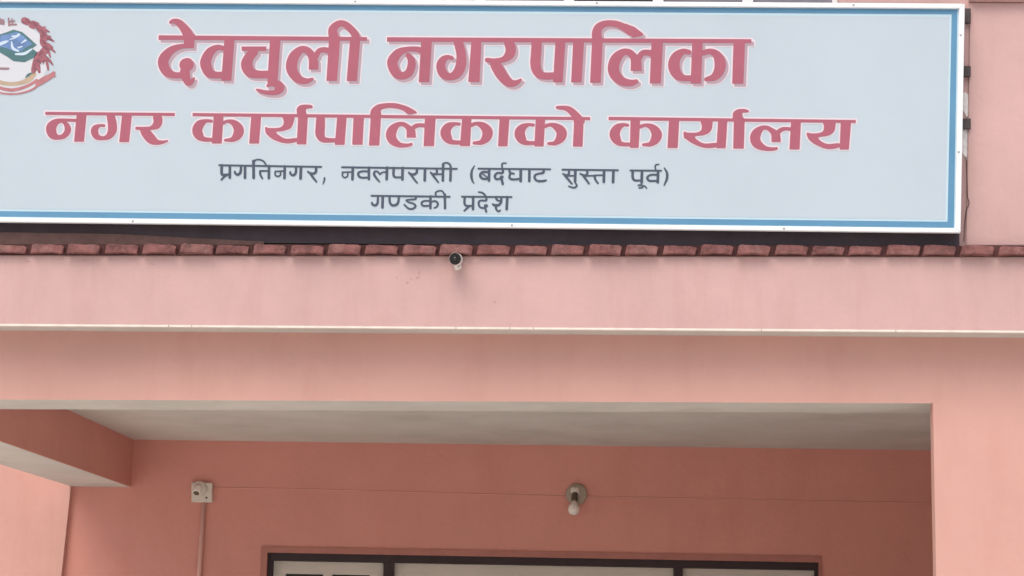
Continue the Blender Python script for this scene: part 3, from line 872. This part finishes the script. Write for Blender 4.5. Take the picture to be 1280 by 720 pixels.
lay('crest_line', emb().S((0, 463, 18), (68, 463, 18)), EM['grey'], E, .0034)
lay('crest_letter', emb().S((70, 52, 14), (74, 110, 16)).S((76, 80, 22), (116, 74, 16)).S((80, 104, 14), (132, 102, 16)).S((98, 58, 12), (104, 104, 12)), EM['grey'], E, .0034)
lay('crest_letter', emb().S((-10, 66, 34), (14, 84, 42)).S((14, 70, 26), (30, 66, 10), (33, 100, 12)), EM['grey'], E, .0034)

for x_, y_ in ((119, -1.0), (444, 1.6), (746, 3.8), (1067, 6.2), (1200.8, 44), (1198.3, 190), (166, 276.4), (640, 281.5), (980, 285.6)):
    mesh('screw', *lathe_data([(0, .0065), (.003, .005)], W(x_, y_, YS - .018), (0, -1, 0), 10), M['screw'], S)
# steel brackets that tie the sign to the wall
for a_, b_ in ((10.5, 28.0), (82.5, 95.0), (148, 160.5)):
    q = PX([(1198, a_), (1213.5, a_), (1213.5, b_), (1198, b_)], 0.012)
    v, f = prism_data(q, 0.012, 0.036)
    mesh('bracket', v, f, M['steel'], S)

# ------------------------------------------------------------------ loose wire in the gap
wp = [(1207.5, 196), (1208.5, 215), (1209, 232), (1209.5, 246), (1211.5, 254), (1208, 262), (1206.2, 275), (1205.3, 288), (1204.8, 302)]
C = catmull([(x, y, 0) for x, y in wp], 2.0)
path = [W(p[0], p[1], YP - .01) for p in C]
o = mesh('wire', *tube_data(path, .0026, 6), M['wire'], None, smooth=True)
tag(o, 'thin dark loose wire hanging in the gap right of the sign board', 'wire')

# ------------------------------------------------------------------ security camera
c = W(571.5, 324.0, YF)
cam_loc = Vector((c.x, YF - .09, W(571.5, 324, YF - .09).z))
SC = empty('security_camera', Vector((c.x, YF, c.z)), 'small white bullet camera with a black face at the top of the canopy fascia', 'camera')
ax = Vector((-.02, -1, -.17)).normalized()
R0 = .034
mesh('housing', *lathe_data([(-.075, R0 * .55), (-.07, R0 * .9), (-.06, R0), (.045, R0), (.05, R0 * .995), (.05, R0 * .97), (.040, R0 * .96)], cam_loc, ax), M['camwhite'], SC, smooth=True)
mesh('lens_face', *lathe_data([(.034, R0 * .955), (.0505, R0 * .955), (.0535, R0 * .9)], cam_loc, ax), M['black'], SC)
mesh('lens', *lathe_data([(.0535, R0 * .34), (.057, R0 * .30), (.059, R0 * .12)], cam_loc, ax), M['glass'], SC, smooth=True)
mpath = [cam_loc - ax * .02 - Vector((0, 0, R0 * .9)), cam_loc - ax * .03 - Vector((0, 0, R0 + .022)), Vector((c.x + .004, YF - .02, c.z - .044)), Vector((c.x + .004, YF + .004, c.z - .040))]
mesh('bracket', *tube_data(mpath, .0065, 10), M['camwhite'], SC, smooth=True)
mesh('wall_plate', *lathe_data([(0, .021), (.006, .021), (.010, .016)], Vector((c.x + .004, YF + .002, c.z - .040)), (0, -1, 0)), M['camwhite'], SC)

# ------------------------------------------------------------------ lamp holders on the back wall
def plate_pts(cx, cy, half, Y):
    return PX([(cx - half, cy - half * .95), (cx + half, cy - half * .9), (cx + half, cy + half), (cx - half, cy + half * .95)], Y)
# empty holder on its square block
c = W(252, 615, YW)
H = empty('bulb_holder', c, 'empty bulb holder on a cream square block, conduit running down from it', 'lamp holder')
prism('base_block', plate_pts(252, 615, 13, YW - .045), YW - .045, YW + .002, M['white'], H, bevel=.008)
hc = W(249, 611, YW - .045)
hax = Vector((-.10, -.62, -.78)).normalized()
mesh('cover', *lathe_data([(0, .060), (.012, .060), (.026, .050), (.030, .040)], Vector((hc.x, YW - .045, hc.z)), (0, -1, 0)), M['white'], H, smooth=True)
q0 = Vector((hc.x, YW - .070, hc.z + .012))
mesh('socket', *lathe_data([(-.01, .028), (.02, .030), (.060, .030), (.064, .027)], q0, hax), M['bulb'], H, smooth=True)
mesh('socket_mouth', *lathe_data([(.0645, .0225), (.066, .0225)], q0, hax), M['socket'], H)
for dx in (-.045, .045):
    mesh('screw', *lathe_data([(0, .009), (.004, .008)], Vector((hc.x + .014 + dx, YW - .045, hc.z - .022 - dx)), (0, -1, 0), 10), M['socket'], H)
# lamp with bulb
c = W(719, 618, YW)
Lm = empty('wall_lamp', c, 'wall lamp with a milky white bulb hanging from its holder on the cable', 'lamp')
mesh('base_plate', *lathe_data([(0, .082), (.02, .082), (.032, .070), (.036, .05)], Vector((c.x + .01, YW + .001, c.z + .0)), (0, -1, 0), 32), mat('greyed_plastic', (0.36, 0.30, 0.24, 1), .5), Lm, smooth=False)
hc = Vector((c.x, YW - .035, c.z + .03))
hax = Vector((-.05, -.42, -.90)).normalized()
mesh('holder', *lathe_data([(-.015, .030), (.0, .036), (.02, .034), (.03, .024)], hc, hax), M['white'], Lm, smooth=True)
mesh('socket', *lathe_data([(.025, .023), (.09, .023), (.10, .019)], hc, hax), M['socket'], Lm, smooth=True)
mesh('bulb', *lathe_data([(.098, .018), (.115, .022), (.135, .036), (.155, .043), (.178, .043), (.198, .034), (.210, .016), (.212, .0)], hc, hax), M['bulb'], Lm, smooth=True)

# cable clipped along the wall, and the conduit
def pxpath(pts, Y, step=6.0):
    C = catmull([(x, y, 0) for x, y in pts], step)
    return [W(p[0], p[1], Y) for p in C]
o = mesh('cable', *tube_data(pxpath([(266, 609.5), (360, 611), (480, 614), (600, 617.5), (706, 620)], YW - .002), .0040, 8), M['cable'], None, smooth=True)
tag(o, 'thin painted cable along the porch wall from the empty holder to the bulb lamp', 'cable')
o = mesh('cable', *tube_data(pxpath([(733, 620.5), (840, 622.5), (960, 625), (1060, 627), (1190, 629)], YW - .002), .0040, 8), M['cable'], None, smooth=True)
tag(o, 'thin painted cable along the porch wall from the bulb lamp to the pier', 'cable')
p0, p1 = W(254.5, 628, YW - .02), W(248.5, 725, YW - .02)
d = (p1 - p0) / (p1.z - p0.z)
p2 = p0 + (p1 - p0) * ((0.0 - p0.z) / (p1.z - p0.z))
p2.y = YW - .02; p1.y = YW - .02
p2 = Vector((p1.x - .02, YW - .02, 0.0))
o = mesh('conduit', *tube_data([p0, p1, p2], .017, 10), M['conduit'], None, smooth=True)
tag(o, 'pink painted conduit pipe running down the porch wall from the empty holder', 'pipe')
